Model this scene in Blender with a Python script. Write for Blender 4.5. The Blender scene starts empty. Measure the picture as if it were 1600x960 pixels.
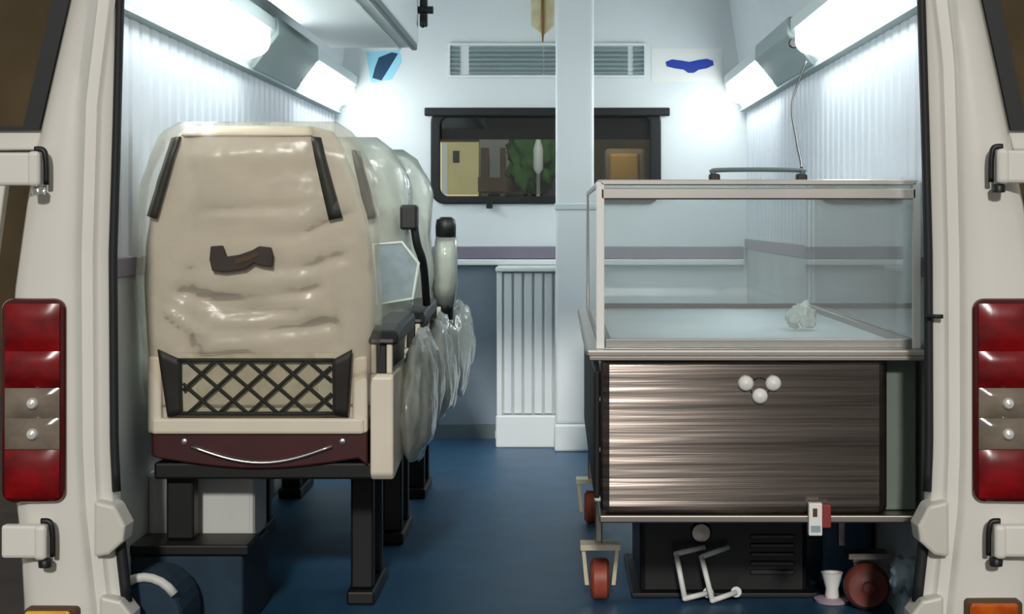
import bpy, bmesh, math, random
from mathutils import Vector, noise

scene = bpy.context.scene
C = scene.collection
PI = math.pi

# ------------------------------------------------------------------ camera
D, F, CX, CY, CZ = 3.2, 2691.0, 874.0, 343.0, 0.85
cam = bpy.data.objects.new('camera', bpy.data.cameras.new('camera'))
C.objects.link(cam)
cam.location = (0, -D, CZ)
cam.rotation_euler = (PI / 2, 0, 0)
cam.data.sensor_width = 36
cam.data.lens = 36 * F / 1600
cam.data.shift_x = -(CX - 800) / 1600
cam.data.shift_y = -(480 - CY) / 1600
cam.data.clip_start = 0.05
scene.camera = cam

# ------------------------------------------------------------------ sky and sun
w = bpy.data.worlds.new('world')
scene.world = w
w.use_nodes = True
bg = w.node_tree.nodes['Background']
bg.inputs[0].default_value = (1.0, 0.96, 0.90, 1)
bg.inputs[1].default_value = 0.21
sun = bpy.data.objects.new('sun', bpy.data.lights.new('sun', 'SUN'))
C.objects.link(sun)
sun.data.energy = 1.35
sun.data.color = (1.0, 0.97, 0.92)
sun.data.angle = math.radians(4)
sun.rotation_euler = (math.radians(68), 0, math.radians(.4))

vs = scene.view_settings
vs.view_transform = 'Standard'
vs.look = 'None'
vs.gamma = 1
vs.exposure = 0.28
vs.use_curve_mapping = False
TUBE = 13.0


# ------------------------------------------------------------------ measuring
def S(y):
    return F / (D + y)


def X(px, y):
    return (px - CX) / S(y)


def Z(py, y):
    return CZ + (CY - py) / S(y)


# ------------------------------------------------------------------ materials
def lin(h):
    h = h.lstrip('#')
    o = []
    for i in (0, 2, 4):
        c = int(h[i:i + 2], 16) / 255
        o.append(c / 12.92 if c <= .04045 else ((c + .055) / 1.055) ** 2.4)
    return (*o, 1)


def mat(name, col, rough=.5, metal=0, noise_amt=0, nscale=8, stretch=(1, 1, 1), bump=0, bscale=None,
        coat=0, spec=.5, emit=None, estr=0, col2=None, aniso=0):
    m = bpy.data.materials.new(name)
    m.use_nodes = True
    nt = m.node_tree
    b = nt.nodes['Principled BSDF']
    b.inputs['Base Color'].default_value = lin(col)
    b.inputs['Roughness'].default_value = rough
    b.inputs['Metallic'].default_value = metal
    b.inputs['Specular IOR Level'].default_value = spec
    b.inputs['Coat Weight'].default_value = coat
    if emit:
        b.inputs['Emission Color'].default_value = lin(emit)
        b.inputs['Emission Strength'].default_value = estr
    if noise_amt or bump:
        tc = nt.nodes.new('ShaderNodeTexCoord')
        mp = nt.nodes.new('ShaderNodeMapping')
        mp.inputs['Scale'].default_value = stretch
        nt.links.new(tc.outputs['Object'], mp.inputs[0])
        nz = nt.nodes.new('ShaderNodeTexNoise')
        nz.inputs['Scale'].default_value = nscale
        nz.inputs['Detail'].default_value = 4
        nt.links.new(mp.outputs[0], nz.inputs[0])
        if noise_amt:
            mx = nt.nodes.new('ShaderNodeMix')
            mx.data_type = 'RGBA'
            c = lin(col)
            c2 = lin(col2) if col2 else tuple(v * (1 - noise_amt) for v in c[:3]) + (1,)
            mx.inputs['A'].default_value = c
            mx.inputs['B'].default_value = c2
            rp = nt.nodes.new('ShaderNodeMapRange')
            rp.inputs['From Min'].default_value = .35
            rp.inputs['From Max'].default_value = .68
            nt.links.new(nz.outputs[0], rp.inputs[0])
            nt.links.new(rp.outputs[0], mx.inputs['Factor'])
            nt.links.new(mx.outputs['Result'], b.inputs['Base Color'])
        if bump:
            n2 = nz
            if bscale:
                n2 = nt.nodes.new('ShaderNodeTexNoise')
                n2.inputs['Scale'].default_value = bscale
                n2.inputs['Detail'].default_value = 3
                nt.links.new(mp.outputs[0], n2.inputs[0])
            bp = nt.nodes.new('ShaderNodeBump')
            bp.inputs['Strength'].default_value = bump
            bp.inputs['Distance'].default_value = .01
            nt.links.new(n2.outputs[0], bp.inputs['Height'])
            nt.links.new(bp.outputs[0], b.inputs['Normal'])
    if aniso:
        b.inputs['Anisotropic'].default_value = aniso
        b.inputs['Anisotropic Rotation'].default_value = .25
        tg = nt.nodes.new('ShaderNodeTangent')
        tg.direction_type = 'RADIAL'
        tg.axis = 'Z'
        nt.links.new(tg.outputs[0], b.inputs['Tangent'])
    return m


def film(name, tint, haze, haze_col, rough=.08, boost=1.0, bump=0, bscale=20):
    """thin clear sheet: see-through, a mirror by angle, and a little milky haze"""
    m = bpy.data.materials.new(name)
    m.use_nodes = True
    nt = m.node_tree
    nt.nodes.remove(nt.nodes['Principled BSDF'])
    out = nt.nodes['Material Output']
    tr = nt.nodes.new('ShaderNodeBsdfTransparent')
    tr.inputs[0].default_value = lin(tint)
    df = nt.nodes.new('ShaderNodeBsdfDiffuse')
    df.inputs[0].default_value = lin(haze_col)
    gl = nt.nodes.new('ShaderNodeBsdfGlossy')
    gl.inputs['Roughness'].default_value = rough
    gl.inputs[0].default_value = (.95, .95, .95, 1)
    if haze > .2:
        tl = nt.nodes.new('ShaderNodeBsdfTranslucent')
        tl.inputs[0].default_value = lin(haze_col)
        mh = nt.nodes.new('ShaderNodeMixShader')
        mh.inputs[0].default_value = .5
        nt.links.new(df.outputs[0], mh.inputs[1])
        nt.links.new(tl.outputs[0], mh.inputs[2])
    else:
        mh = df
    fr = nt.nodes.new('ShaderNodeFresnel')
    fr.inputs[0].default_value = 1.5
    mm = nt.nodes.new('ShaderNodeMath')
    mm.operation = 'MULTIPLY'
    mm.use_clamp = True
    mm.inputs[1].default_value = boost
    m1 = nt.nodes.new('ShaderNodeMixShader')
    m1.inputs[0].default_value = haze
    m2 = nt.nodes.new('ShaderNodeMixShader')
    nt.links.new(tr.outputs[0], m1.inputs[1])
    nt.links.new(mh.outputs[0], m1.inputs[2])
    nt.links.new(fr.outputs[0], mm.inputs[0])
    nt.links.new(mm.outputs[0], m2.inputs[0])
    nt.links.new(m1.outputs[0], m2.inputs[1])
    nt.links.new(gl.outputs[0], m2.inputs[2])
    nt.links.new(m2.outputs[0], out.inputs[0])
    if bump:
        tc = nt.nodes.new('ShaderNodeTexCoord')
        nz = nt.nodes.new('ShaderNodeTexNoise')
        nz.inputs['Scale'].default_value = bscale
        nt.links.new(tc.outputs['Object'], nz.inputs[0])
        bp = nt.nodes.new('ShaderNodeBump')
        bp.inputs['Strength'].default_value = bump
        bp.inputs['Distance'].default_value = .02
        nt.links.new(nz.outputs[0], bp.inputs['Height'])
        for n in (df, gl, fr):
            nt.links.new(bp.outputs[0], n.inputs['Normal'])
    return m


M = dict(
    paint=mat('cream_paint', 'E9E7DF', .32, coat=.3, noise_amt=.06, nscale=3),
    paint_in=mat('jamb_paint', 'D8D5CB', .4, noise_amt=.08, nscale=5),
    rubber=mat('black_rubber', '14181A', .6),
    wall=mat('white_wall_plastic', 'E4E9EC', .42, noise_amt=.05, nscale=4),
    plank=mat('ribbed_wall_plastic', 'DDE3EA', .38, noise_amt=.06, nscale=6),
    wall_low=mat('lower_wall_grey', 'C6CECB', .5, noise_amt=.12, nscale=6),
    bulk=mat('bulkhead_white', 'E6EBEC', .45, noise_amt=.03, nscale=4),
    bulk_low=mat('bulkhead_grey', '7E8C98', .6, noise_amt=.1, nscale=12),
    belt=mat('purple_grey_belt', '837C8C', .5, noise_amt=.1, nscale=20),
    trim=mat('white_trim', 'E8ECEC', .4),
    dtrim=mat('grey_green_edge', '5B6A6C', .5),
    floor=mat('blue_vinyl', '265678', .45, noise_amt=.25, nscale=7, bump=.05, bscale=120),
    shaded_cover=mat('shade_darkened_cover', '1C3648', .8, noise_amt=.3, nscale=20),  # blue covering of step and hump, shade put into the colour
    filler=mat('grey_green_board', '707C72', .5, noise_amt=.12, nscale=5),
    ceil=mat('ceiling_white', 'E2E9EA', .6),
    steel=mat('brushed_steel', '7F7670', .22, 1, noise_amt=.3, nscale=3, stretch=(.25, .25, 10), bump=.3, bscale=5, aniso=.97),
    alu=mat('aluminium', 'C9C6C0', .3, 1, noise_amt=.1, nscale=6),
    tray=mat('pale_tray', 'C3CDD0', .35, noise_amt=.1, nscale=6),
    alu_d=mat('dull_aluminium', '98928C', .4, 1),
    dark=mat('dark_metal', '121213', .5, .3),
    black=mat('black_plastic', '121314', .45),
    beige=mat('beige_fabric', 'CFC8BB', .72, noise_amt=.12, nscale=9, bump=.12, bscale=40),
    cream=mat('cream_plastic', 'E6DCC9', .4, noise_amt=.06, nscale=8),
    grey_fab=mat('grey_green_fabric', 'CDD2CA', .7, noise_amt=.15, nscale=8),
    maroon=mat('maroon_vinyl', '471C1E', .35, noise_amt=.3, nscale=10),
    strip=mat('dark_olive_strip', '34332A', .5, noise_amt=.3, nscale=25),
    brown=mat('dark_brown_badge', '33271D', .6, noise_amt=.4, nscale=30),
    net=mat('black_net_cord', '23231D', .7),
    netback=mat('pocket_lining', 'C2BBA4', .8, noise_amt=.2, nscale=30),
    gusset=mat('dark_gusset', '2D2925', .6, noise_amt=.3, nscale=20),
    red=mat('red_lens', '8E0912', .22, noise_amt=.6, nscale=16, stretch=(1, 1, 1.6), coat=.15),
    red_d=mat('dark_red_lens', '4B0509', .15, coat=.5),
    clear=mat('smoky_clear_lens', '8D8172', .12, noise_amt=.45, nscale=14, coat=.6),
    bulb=mat('silver_bulb', 'F6F6F0', .15, .4),
    amber=mat('amber_lens', 'F6BE22', .2, noise_amt=.5, nscale=14, col2='DE8A10', coat=.5),
    orange=mat('orange_lens', 'D9660C', .15, noise_amt=.5, nscale=18, col2='A23506', coat=.5),
    chrome=mat('chrome', 'D8D8D8', .15, 1),
    blue=mat('blue_print', '1C3CA8', .4),
    navy=mat('navy_print', '124061', .4),
    cyan=mat('pale_cyan_print', '9FE0F5', .4),
    white=mat('white_plastic', 'F0F0EC', .4),
    gold=mat('gold_cloth', 'E9DCB2', .7, noise_amt=.2, nscale=20),
    goldd=mat('brown_cord', '8A6236', .7),
    tube=mat('lit_tube', 'FFFFFF', .5, emit='F3FBFC', estr=TUBE),
    added_glow=mat('added_lamp_glow', 'FFFFFF', .5, emit='FFE6C0', estr=9),  # glow of the unseen lamp added in the cab
    sheet=mat('blue_grey_sheet', '93A3A8', .35, noise_amt=.3, nscale=18),
    fixture=mat('fixture_housing', 'D5DEDD', .4),
    grille=mat('grille_grey', 'A3B1B2', .5),
    junction=mat('junction_grey', '93A4A3', .5),
    redrub=mat('orange_red_wheel', 'B8563C', .5, noise_amt=.35, nscale=15),
    maroonrub=mat('brick_red_wheel', '7C4038', .5, noise_amt=.3, nscale=12),
    fork=mat('pale_fork', 'C9BFA2', .35, .3),
    bluegrey=mat('blue_grey_cloth', '9DB4BE', .7, noise_amt=.3, nscale=30),
    redbox=mat('red_card', '8C2A2C', .5),
    pinkb=mat('pale_pink_plastic', 'C9B3BE', .5),
    arch=mat('arch_grey', 'D2D3CE', .5, noise_amt=.12, nscale=5),
    glass_brown=mat('tinted_door_glass', '5A4A2E', .12, noise_amt=.5, nscale=3, coat=.3),
    asphalt=mat('asphalt', '4A4743', .9, noise_amt=.3, nscale=4),
    brickw=mat('brown_street_wall', '4E4028', .9, noise_amt=.4, nscale=2),
    yellow=mat('yellow_facade', 'F2DFA6', .8, noise_amt=.15, nscale=4),
    ybrown=mat('brown_wood', '5A4020', .7, noise_amt=.3, nscale=6),
    greyf=mat('grey_facade', '8F8D88', .8, noise_amt=.2, nscale=5),
    green=mat('green_leaves', '46722C', .8, noise_amt=.4, nscale=18),
    headl=mat('dark_headliner', '39403F', .9),
    tan=mat('tan_leather', 'D9AE6C', .6, noise_amt=.12, nscale=10),
    taupe=mat('taupe_leather', '958878', .6),
    lidglass=film('lid_glass', 'FCFEFE', .08, 'EAF2F2', .03, 1.1),
    pane=film('window_glass', 'DCE4E2', .015, 'FFFFFF', .02, .8),
    wrap=film('plastic_wrap', 'F8FAF6', .5, 'EEF3EA', .2, 1.0, bump=.4, bscale=18),
    cling=film('clear_seat_film', 'FDFBF6', .07, 'F0EEE6', .26, .55, bump=.35, bscale=14),
)


# ------------------------------------------------------------------ building
def wloc(o):
    v = Vector((0, 0, 0))
    while o is not None:
        v += o.location
        o = o.parent
    return v


def mesh(name, verts, faces, m, parent=None, smooth=False, bevel=0, seg=2, solid=0, sub=0):
    off = wloc(parent)
    me = bpy.data.meshes.new(name)
    me.from_pydata([tuple(Vector(v) - off) for v in verts], [], faces)
    me.update()
    bm = bmesh.new()
    bm.from_mesh(me)
    bmesh.ops.recalc_face_normals(bm, faces=bm.faces)
    bm.to_mesh(me)
    bm.free()
    me.materials.append(M[m])
    if smooth:
        for p in me.polygons:
            p.use_smooth = True
    o = bpy.data.objects.new(name, me)
    C.objects.link(o)
    o.parent = parent
    if solid:
        md = o.modifiers.new('solidify', 'SOLIDIFY')
        md.thickness = solid
        md.offset = 0
    if bevel:
        md = o.modifiers.new('bevel', 'BEVEL')
        md.width = bevel
        md.segments = seg
        md.limit_method = 'ANGLE'
        md.angle_limit = math.radians(40)
    if sub:
        md = o.modifiers.new('subsurf', 'SUBSURF')
        md.levels = md.render_levels = sub
    return o


def box_vf(x0, x1, y0, y1, z0, z1):
    v = [(x, y, z) for z in (z0, z1) for y in (y0, y1) for x in (x0, x1)]
    f = [(0, 1, 3, 2), (4, 6, 7, 5), (0, 4, 5, 1), (1, 5, 7, 3), (3, 7, 6, 2), (2, 6, 4, 0)]
    return v, f


def box(name, x0, x1, y0, y1, z0, z1, m, parent=None, bevel=0.0, seg=2):
    v, f = box_vf(x0, x1, y0, y1, z0, z1)
    return mesh(name, v, f, m, parent, bevel=bevel, seg=seg)


def join(parts):
    V, FF = [], []
    for v, f in parts:
        n = len(V)
        V += list(v)
        FF += [tuple(i + n for i in q) for q in f]
    return V, FF


def tube_vf(pts, r, n=10, closed=False):
    pts = [Vector(p) for p in pts]
    V, FF = [], []
    k = len(pts)
    up = Vector((0, 0, 1))
    prev = None
    for i, p in enumerate(pts):
        a = pts[(i - 1) % k] if (i or closed) else p
        b = pts[(i + 1) % k] if (i < k - 1 or closed) else p
        t = (b - a).normalized()
        if prev is None:
            ref = up if abs(t.z) < .9 else Vector((1, 0, 0))
            u = t.cross(ref).normalized()
        else:
            u = (prev - t * prev.dot(t)).normalized()
        prev = u
        v = t.cross(u)
        rr = r[i] if isinstance(r, (list, tuple)) else r
        for j in range(n):
            a_ = 2 * PI * j / n
            V.append(tuple(p + u * math.cos(a_) * rr + v * math.sin(a_) * rr))
    for i in range(k if closed else k - 1):
        for j in range(n):
            i2 = (i + 1) % k
            FF.append((i * n + j, i * n + (j + 1) % n, i2 * n + (j + 1) % n, i2 * n + j))
    if not closed:
        FF.append(tuple(range(n)))
        FF.append(tuple((k - 1) * n + j for j in range(n)))
    return V, FF


def tube(name, pts, r, m, parent=None, n=10, closed=False):
    v, f = tube_vf(pts, r, n, closed)
    return mesh(name, v, f, m, parent, smooth=True)


def smoothpath(pts, n=6):
    pts = [Vector(p) for p in pts]
    out = []
    for i in range(len(pts) - 1):
        p0 = pts[max(i - 1, 0)]
        p1, p2 = pts[i], pts[i + 1]
        p3 = pts[min(i + 2, len(pts) - 1)]
        for k in range(n):
            t = k / n
            out.append(.5 * ((2 * p1) + (p2 - p0) * t + (2 * p0 - 5 * p1 + 4 * p2 - p3) * t * t
                             + (3 * p1 - p0 - 3 * p2 + p3) * t ** 3))
    out.append(pts[-1])
    return out


def prism_vf(poly, axis, a, b):
    """poly of 2D points extruded along axis: 'y' -> (x,z), 'x' -> (y,z), 'z' -> (x,y)"""
    def p3(p, t):
        return {'y': (p[0], t, p[1]), 'x': (t, p[0], p[1]), 'z': (p[0], p[1], t)}[axis]
    n = len(poly)
    V = [p3(p, a) for p in poly] + [p3(p, b) for p in poly]
    FF = [tuple(range(n)), tuple(range(2 * n - 1, n - 1, -1))]
    FF += [(i, (i + 1) % n, n + (i + 1) % n, n + i) for i in range(n)]
    return V, FF


def prism(name, poly, axis, a, b, m, parent=None, bevel=0, smooth=False):
    v, f = prism_vf(poly, axis, a, b)
    return mesh(name, v, f, m, parent, bevel=bevel, smooth=smooth)


def rrect(x0, x1, z0, z1, r, n=6):
    out = []
    for cx, cz, a0 in ((x1 - r, z1 - r, 0), (x0 + r, z1 - r, 90), (x0 + r, z0 + r, 180), (x1 - r, z0 + r, 270)):
        for k in range(n + 1):
            a = math.radians(a0 + 90 * k / n)
            out.append((cx + r * math.cos(a), cz + r * math.sin(a)))
    return out


def ring_prism(name, outer, inner, axis, a, b, m, parent=None, bevel=0):
    """frame between two outlines with the same number of points"""
    def p3(p, t):
        return {'y': (p[0], t, p[1]), 'x': (t, p[0], p[1]), 'z': (p[0], p[1], t)}[axis]
    n = len(outer)
    V = [p3(p, a) for p in outer] + [p3(p, a) for p in inner] + [p3(p, b) for p in outer] + [p3(p, b) for p in inner]
    FF = []
    for i in range(n):
        j = (i + 1) % n
        FF += [(i, j, n + j, n + i), (2 * n + i, 3 * n + i, 3 * n + j, 2 * n + j),
               (i, 2 * n + i, 2 * n + j, j), (n + i, n + j, 3 * n + j, 3 * n + i)]
    return mesh(name, V, FF, m, parent, bevel=bevel)


def lathe_vf(prof, c, axis='z', n=24):
    V, FF = [], []
    for r, h in prof:
        for j in range(n):
            a = 2 * PI * j / n
            p, q = r * math.cos(a), r * math.sin(a)
            V.append({'z': (c[0] + p, c[1] + q, c[2] + h), 'x': (c[0] + h, c[1] + p, c[2] + q),
                      'y': (c[0] + p, c[1] + h, c[2] + q)}[axis])
    k = len(prof)
    for i in range(k - 1):
        for j in range(n):
            FF.append((i * n + j, i * n + (j + 1) % n, (i + 1) * n + (j + 1) % n, (i + 1) * n + j))
    FF.append(tuple(range(n)))
    FF.append(tuple((k - 1) * n + j for j in range(n)))
    return V, FF


def lathe(name, prof, c, m, parent=None, axis='z', n=24, bevel=0):
    v, f = lathe_vf(prof, c, axis, n)
    o = mesh(name, v, f, m, parent, smooth=True)
    md = o.modifiers.new('edge', 'EDGE_SPLIT')
    md.split_angle = math.radians(45)
    return o


def tag(o, label, cat, group=None):
    o['label'] = label
    o['category'] = cat
    if group:
        o['group'] = group
    return o


def thing(name, loc, label, cat, group=None):
    o = bpy.data.objects.new(name, None)
    o.empty_display_size = .05
    C.objects.link(o)
    o.location = loc
    return tag(o, label, cat, group)


def struct(o, label=None):
    o['kind'] = 'structure'
    if label:
        o['label'] = label
    return o


def crumple(name, c, size, m, parent=None, seed=0, amp=.3, n=3, freq=6):
    bm = bmesh.new()
    bmesh.ops.create_icosphere(bm, subdivisions=n, radius=1)
    V = []
    for v in bm.verts:
        d = v.co.copy()
        k = 1 + amp * noise.noise(d * freq * .4 + Vector((seed, 0, 0))) + amp * .6 * noise.noise(d * freq + Vector((0, seed, 0)))
        V.append((c[0] + d.x * size[0] * k, c[1] + d.y * size[1] * k, c[2] + d.z * size[2] * k))
    FF = [tuple(v.index for v in f.verts) for f in bm.faces]
    bm.free()
    return mesh(name, V, FF, m, parent, smooth=True)


# ================================================================== SETTING
XL, XR, YB, ZC = -0.88, 0.735, 3.49, 1.80
struct(box('floor', XL - .05, XR + .05, -.08, YB + .02, -.06, 0, 'floor'), 'blue vinyl van floor')
struct(box('ceiling', XL - .05, XR + .05, -.02, YB + .02, ZC, ZC + .05, 'ceil'), 'white van ceiling')
struct(box('ground', -9, 9, -9, 14, -.62, -.58, 'asphalt'), 'grey asphalt road under the van')


def side_wall(name, x, s, label):
    """s = +1 when the room lies towards +x of the wall"""
    w_ = struct(box(name, min(x, x - s * .06), max(x, x - s * .06), .10, YB + .02, -.06, ZC + .05, 'wall'), label)
    # lower lining
    a, b = x, x + s * .006
    box('lower_panel', min(a, b), max(a, b), .1, YB, 0, .735, 'wall_low', w_)
    a, b = x, x + s * .016
    box('belt_strip', min(a, b), max(a, b), .1, YB, .735, .775, 'belt', w_, .003)
    # upright ribbed planks with open joints
    first = None
    pitch = .088
    k = 0
    y = .105
    while y + pitch < YB:
        if first is None:
            e = .006
            poly = [(0, .0), (pitch - .008, .0), (pitch - .008, .006), (pitch - .02, .014), (.012, .014), (0, .006)]
            V = []
            for zz in (.775, 1.285):
                V += [(x + s * q, y + p, zz) for p, q in poly]
            n = len(poly)
            FF = [tuple(range(n)), tuple(range(2 * n - 1, n - 1, -1))] + [(i, (i + 1) % n, n + (i + 1) % n, n + i) for i in range(n)]
            first = mesh('plank', V, FF, 'plank', w_)
            o = first
        else:
            o = first.copy()
            C.objects.link(o)
            o.parent = w_
            o.location = (0, pitch * k, 0)
        k += 1
        y += pitch
    # lining above the lamps leans in to the roof
    V, FF = prism_vf([(x, 1.285), (x + s * .012, 1.285), (x + s * .09, ZC), (x, ZC)], 'y', .1, YB)
    mesh('upper_cove', V, FF, 'wall', w_)
    return w_


side_wall('wall_left', XL, 1, 'white van side wall of upright ribbed planks behind the seats')
side_wall('wall_right', XR, -1, 'white van side wall of upright ribbed planks behind the glass casket')

# bulkhead with its window
wx0, wx1, wz0, wz1 = X(678, YB), X(1028, YB), Z(314, YB), Z(174, YB)
outer = [(XL, 0), (XR, 0), (XR, ZC), (XL, ZC)]
hole = rrect(wx0, wx1, wz0, wz1, .05)


def plate_with_hole(name, x0, x1, z0, z1, hl, y0, y1, m, parent=None):
    """rectangular sheet with a rounded hole: ring out to the projected rectangle border"""
    cx, cz = (hl[0][0] + hl[len(hl) // 2][0]) / 2, (hl[0][1] + hl[len(hl) // 2][1]) / 2
    pts = []
    n = len(hl)
    for k, (px, pz) in enumerate(hl):
        q = k // 7
        j = k % 7
        corner = [(x1, z1), (x0, z1), (x0, z0), (x1, z0)][q]
        if j == 3:
            pts.append(corner)
        elif (j < 3) == (q in (0, 2)):
            pts.append((corner[0], corner[1] + (pz - corner[1]) * (1 - j / 3 if j < 3 else (j - 3) / 3)))
        else:
            pts.append((corner[0] + (px - corner[0]) * (1 - j / 3 if j < 3 else (j - 3) / 3), corner[1]))
    return ring_prism(name, pts, hl, 'y', y0, y1, m, parent)


wb = struct(plate_with_hole('wall_back', XL, XR, .0, ZC, hole, YB, YB + .05, 'bulk'), 'white bulkhead between the van load bay and the cab')
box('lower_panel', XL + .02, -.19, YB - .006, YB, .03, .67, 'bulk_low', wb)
box('ledge', XL + .02, XR - .02, YB - .03, YB, .672, .695, 'trim', wb, .004)
box('belt_strip', XL + .02, XR - .02, YB - .014, YB, .697, .745, 'belt', wb, .004)
struct(box('baseboard_back', XL + .02, -.25, YB - .02, YB - .006, 0, .055, 'dtrim'), 'dark skirting along the bulkhead')
# window set
win = struct(ring_prism('window_1', rrect(wx0 - .012, wx1 + .012, wz0 - .012, wz1 + .012, .055), rrect(wx0 + .024, wx1 - .03, wz0 + .018, wz1 - .022, .035),
                        'y', YB - .014, YB + .02, 'rubber', bevel=.006), 'black rubber framed bulkhead window')
mesh('pane', [(wx0 + .03, YB + .01, wz0 + .025), (wx1 - .03, YB + .01, wz0 + .025), (wx1 - .03, YB + .01, wz1 - .025), (wx0 + .03, YB + .01, wz1 - .025)],
     [(0, 1, 2, 3)], 'pane', win, solid=.004)
box('latch', X(760, YB), X(770, YB), YB - .03, YB - .012, Z(326, YB), Z(314, YB), 'rubber', win, .003)
rl = tag(box('curtain_rail', X(664, YB), X(1046, YB), YB - .035, YB - .014, Z(182, YB), Z(169, YB), 'rubber', None, .005),
         'thin black rail along the top of the bulkhead window', 'rail')

# overhead air duct on the left
dct = thing('air_duct', (-.59, 1.0, 1.386), 'pale grey boxed duct under the roof above the seats', 'duct')
prism('duct_body', [(-.715, 1.386), (-.455, 1.386), (-.44, 1.40), (-.44, ZC - .004), (-.715, ZC - .004)], 'y', 0.0, 2.18, 'ceil', dct, .006)
box('edge_shade_strip', -.462, -.444, 0.0, 2.18, 1.378, 1.40, 'dtrim', dct, .004)  # dark strip standing in for shade along the duct's inner lower edge
box('seam_strip', -.50, -.494, 0.0, 2.18, 1.381, 1.388, 'fixture', dct)

# middle post and low cabinet
YP = 3.1
post = thing('centre_post', (X(897, YP), YP, 0), 'white square post standing from floor to roof before the window', 'post')
px0, px1 = X(868, YP), X(928, YP)
box('shaft', px0, px1, YP, YP + .09, .1, ZC - .001, 'trim', post, .012, 3)
box('foot', px0 - .004, px1 + .004, YP - .006, YP + .095, 0, .1, 'trim', post, .008)
box('collar', px0 - .004, px1 + .004, YP - .004, YP + .094, Z(328, YP), Z(318, YP), 'fixture', post, .003)
cb = thing('low_cabinet', (X(850, 3.22), 3.22, 0), 'low white cabinet with an upright ribbed front behind the post', 'cabinet')
c0, c1 = X(776, 3.22), X(932, 3.22)
box('carcass', c0, c1, 3.235, YB - .035, .12, .655, 'wall_low', cb, .004)
box('cabinet_top', c0 - .004, c1 + .004, 3.205, YB - .035, .655, .672, 'trim', cb, .004)
box('plinth', c0 - .003, c1 + .003, 3.205, YB - .035, 0, .12, 'trim', cb, .006)
box('corner_stile', c0, c0 + .02, 3.215, 3.235, .12, .655, 'trim', cb, .004)
nr = 9
for i in range(nr):
    a = c0 + .026 + (c1 - c0 - .03) * i / nr
    box('rib', a, a + (c1 - c0 - .03) / nr - .008, 3.222, 3.235, .125, .65, 'wall', cb, .004)

# air grille above the window, one long unit the post crosses
yg = YB
vg = thing('air_grille', (X(857, YB), YB, Z(120, YB)), 'grey louvred air grille above the bulkhead window', 'grille')
gx0, gx1, gz0, gz1 = X(700, YB), X(1010, YB), Z(122, YB), Z(68, YB)
box('back_plate', gx0, gx1, YB - .006, YB, gz0, gz1, 'trim', vg, .003)
for a, b in ((705, 719), (733, 848), (850, 981), (989, 1006)):
    xa, xb = X(a, YB), X(b, YB)
    box('recess', xa, xb, YB - .008, YB - .005, gz0 + .012, gz1 - .012, 'junction', vg)
    n = 6
    hgt = (gz1 - gz0 - .03) / n
    for i in range(n):
        z0 = gz0 + .015 + hgt * i
        V = [(xa, YB - .008, z0 + hgt * .8), (xb, YB - .008, z0 + hgt * .8), (xb, YB - .022, z0 + hgt * .2), (xa, YB - .022, z0 + hgt * .2)]
        mesh('slat', V, [(0, 1, 2, 3)], 'grille', vg, solid=.003)
for xa in (X(722, YB), X(730, YB)):
    pass
ring_prism('grille_rim', rrect(gx0, gx1, gz0, gz1, .008), rrect(gx0 + .01, gx1 - .01, gz0 + .01, gz1 - .01, .004), 'y', YB - .02, YB - .005, 'trim', vg, .002)

# stickers
st = thing('wing_sticker', (X(1077, YB), YB, Z(103, YB)), 'white sticker with a blue winged emblem on the bulkhead', 'sticker')
box('sticker_base', X(1018, YB), X(1128, YB), YB - .002, YB, Z(128, YB), Z(76, YB), 'white', st)


def poly_px(pts, y):
    return [(X(a, y), Z(b, y)) for a, b in pts]


prism('wing_emblem', poly_px([(1040, 97), (1050, 93), (1066, 95), (1077, 97), (1090, 94), (1104, 92), (1114, 95), (1115, 102), (1104, 107), (1092, 109), (1084, 114),
                              (1075, 114), (1068, 109), (1054, 107), (1042, 104)], YB), 'y', YB - .004, YB - .002, 'blue', st)
s2 = thing('slash_sticker', (X(600, YB), YB, Z(100, YB)), 'pale cyan sticker with a dark blue slanted mark by the duct end', 'sticker')
prism('sticker_base', poly_px([(572, 82), (624, 78), (628, 96), (612, 124), (580, 130)], YB), 'y', YB - .002, YB, 'cyan', s2)
prism('slanted_mark', poly_px([(592, 90), (612, 82), (622, 84), (606, 110), (596, 126), (582, 122), (586, 106)], YB), 'y', YB - .004, YB - .002, 'navy', s2)

# gold hanging with a brown cord, beside the post
yt = 3.3
hg = thing('gold_hanging', (X(848, yt), yt, Z(65, yt)), 'gold cloth hanging with a brown middle cord beside the white post', 'hanging')
prism('cloth', [(X(826, yt), Z(-60, yt)), (X(868, yt), Z(-60, yt)), (X(866, yt), Z(40, yt)), (X(849, yt), Z(56, yt)), (X(830, yt), Z(40, yt))], 'y', yt, yt + .012, 'gold', hg, .003)
tube('cord', [(X(848, yt), yt - .006, ZC - .002), (X(848, yt), yt - .006, Z(40, yt)), (X(848, yt), yt - .004, Z(66, yt))], [.006, .007, .003], 'goldd', hg)
box('top_rod', X(822, yt), X(872, yt), yt - .004, yt + .016, ZC - .02, ZC - .001, 'goldd', hg, .003)

# black hook on the duct end
yh = 2.16
hk = thing('black_hook', (-.425, yh, Z(20, yh)), 'small black hook fixed to the side of the overhead duct', 'hook')
hx = X(662, yh)
box('hook_plate', hx - .012, hx + .012, yh - .01, yh + .01, Z(42, yh), Z(-12, yh), 'black', hk, .004)
tube('hook_bar', [(hx - .03, yh - .004, Z(16, yh)), (hx + .03, yh - .004, Z(16, yh))], .012, 'black', hk)
tube('hook_prong', [(hx, yh - .01, Z(36, yh)), (hx, yh - .03, Z(42, yh)), (hx, yh - .04, Z(36, yh))], .007, 'black', hk)


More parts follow.
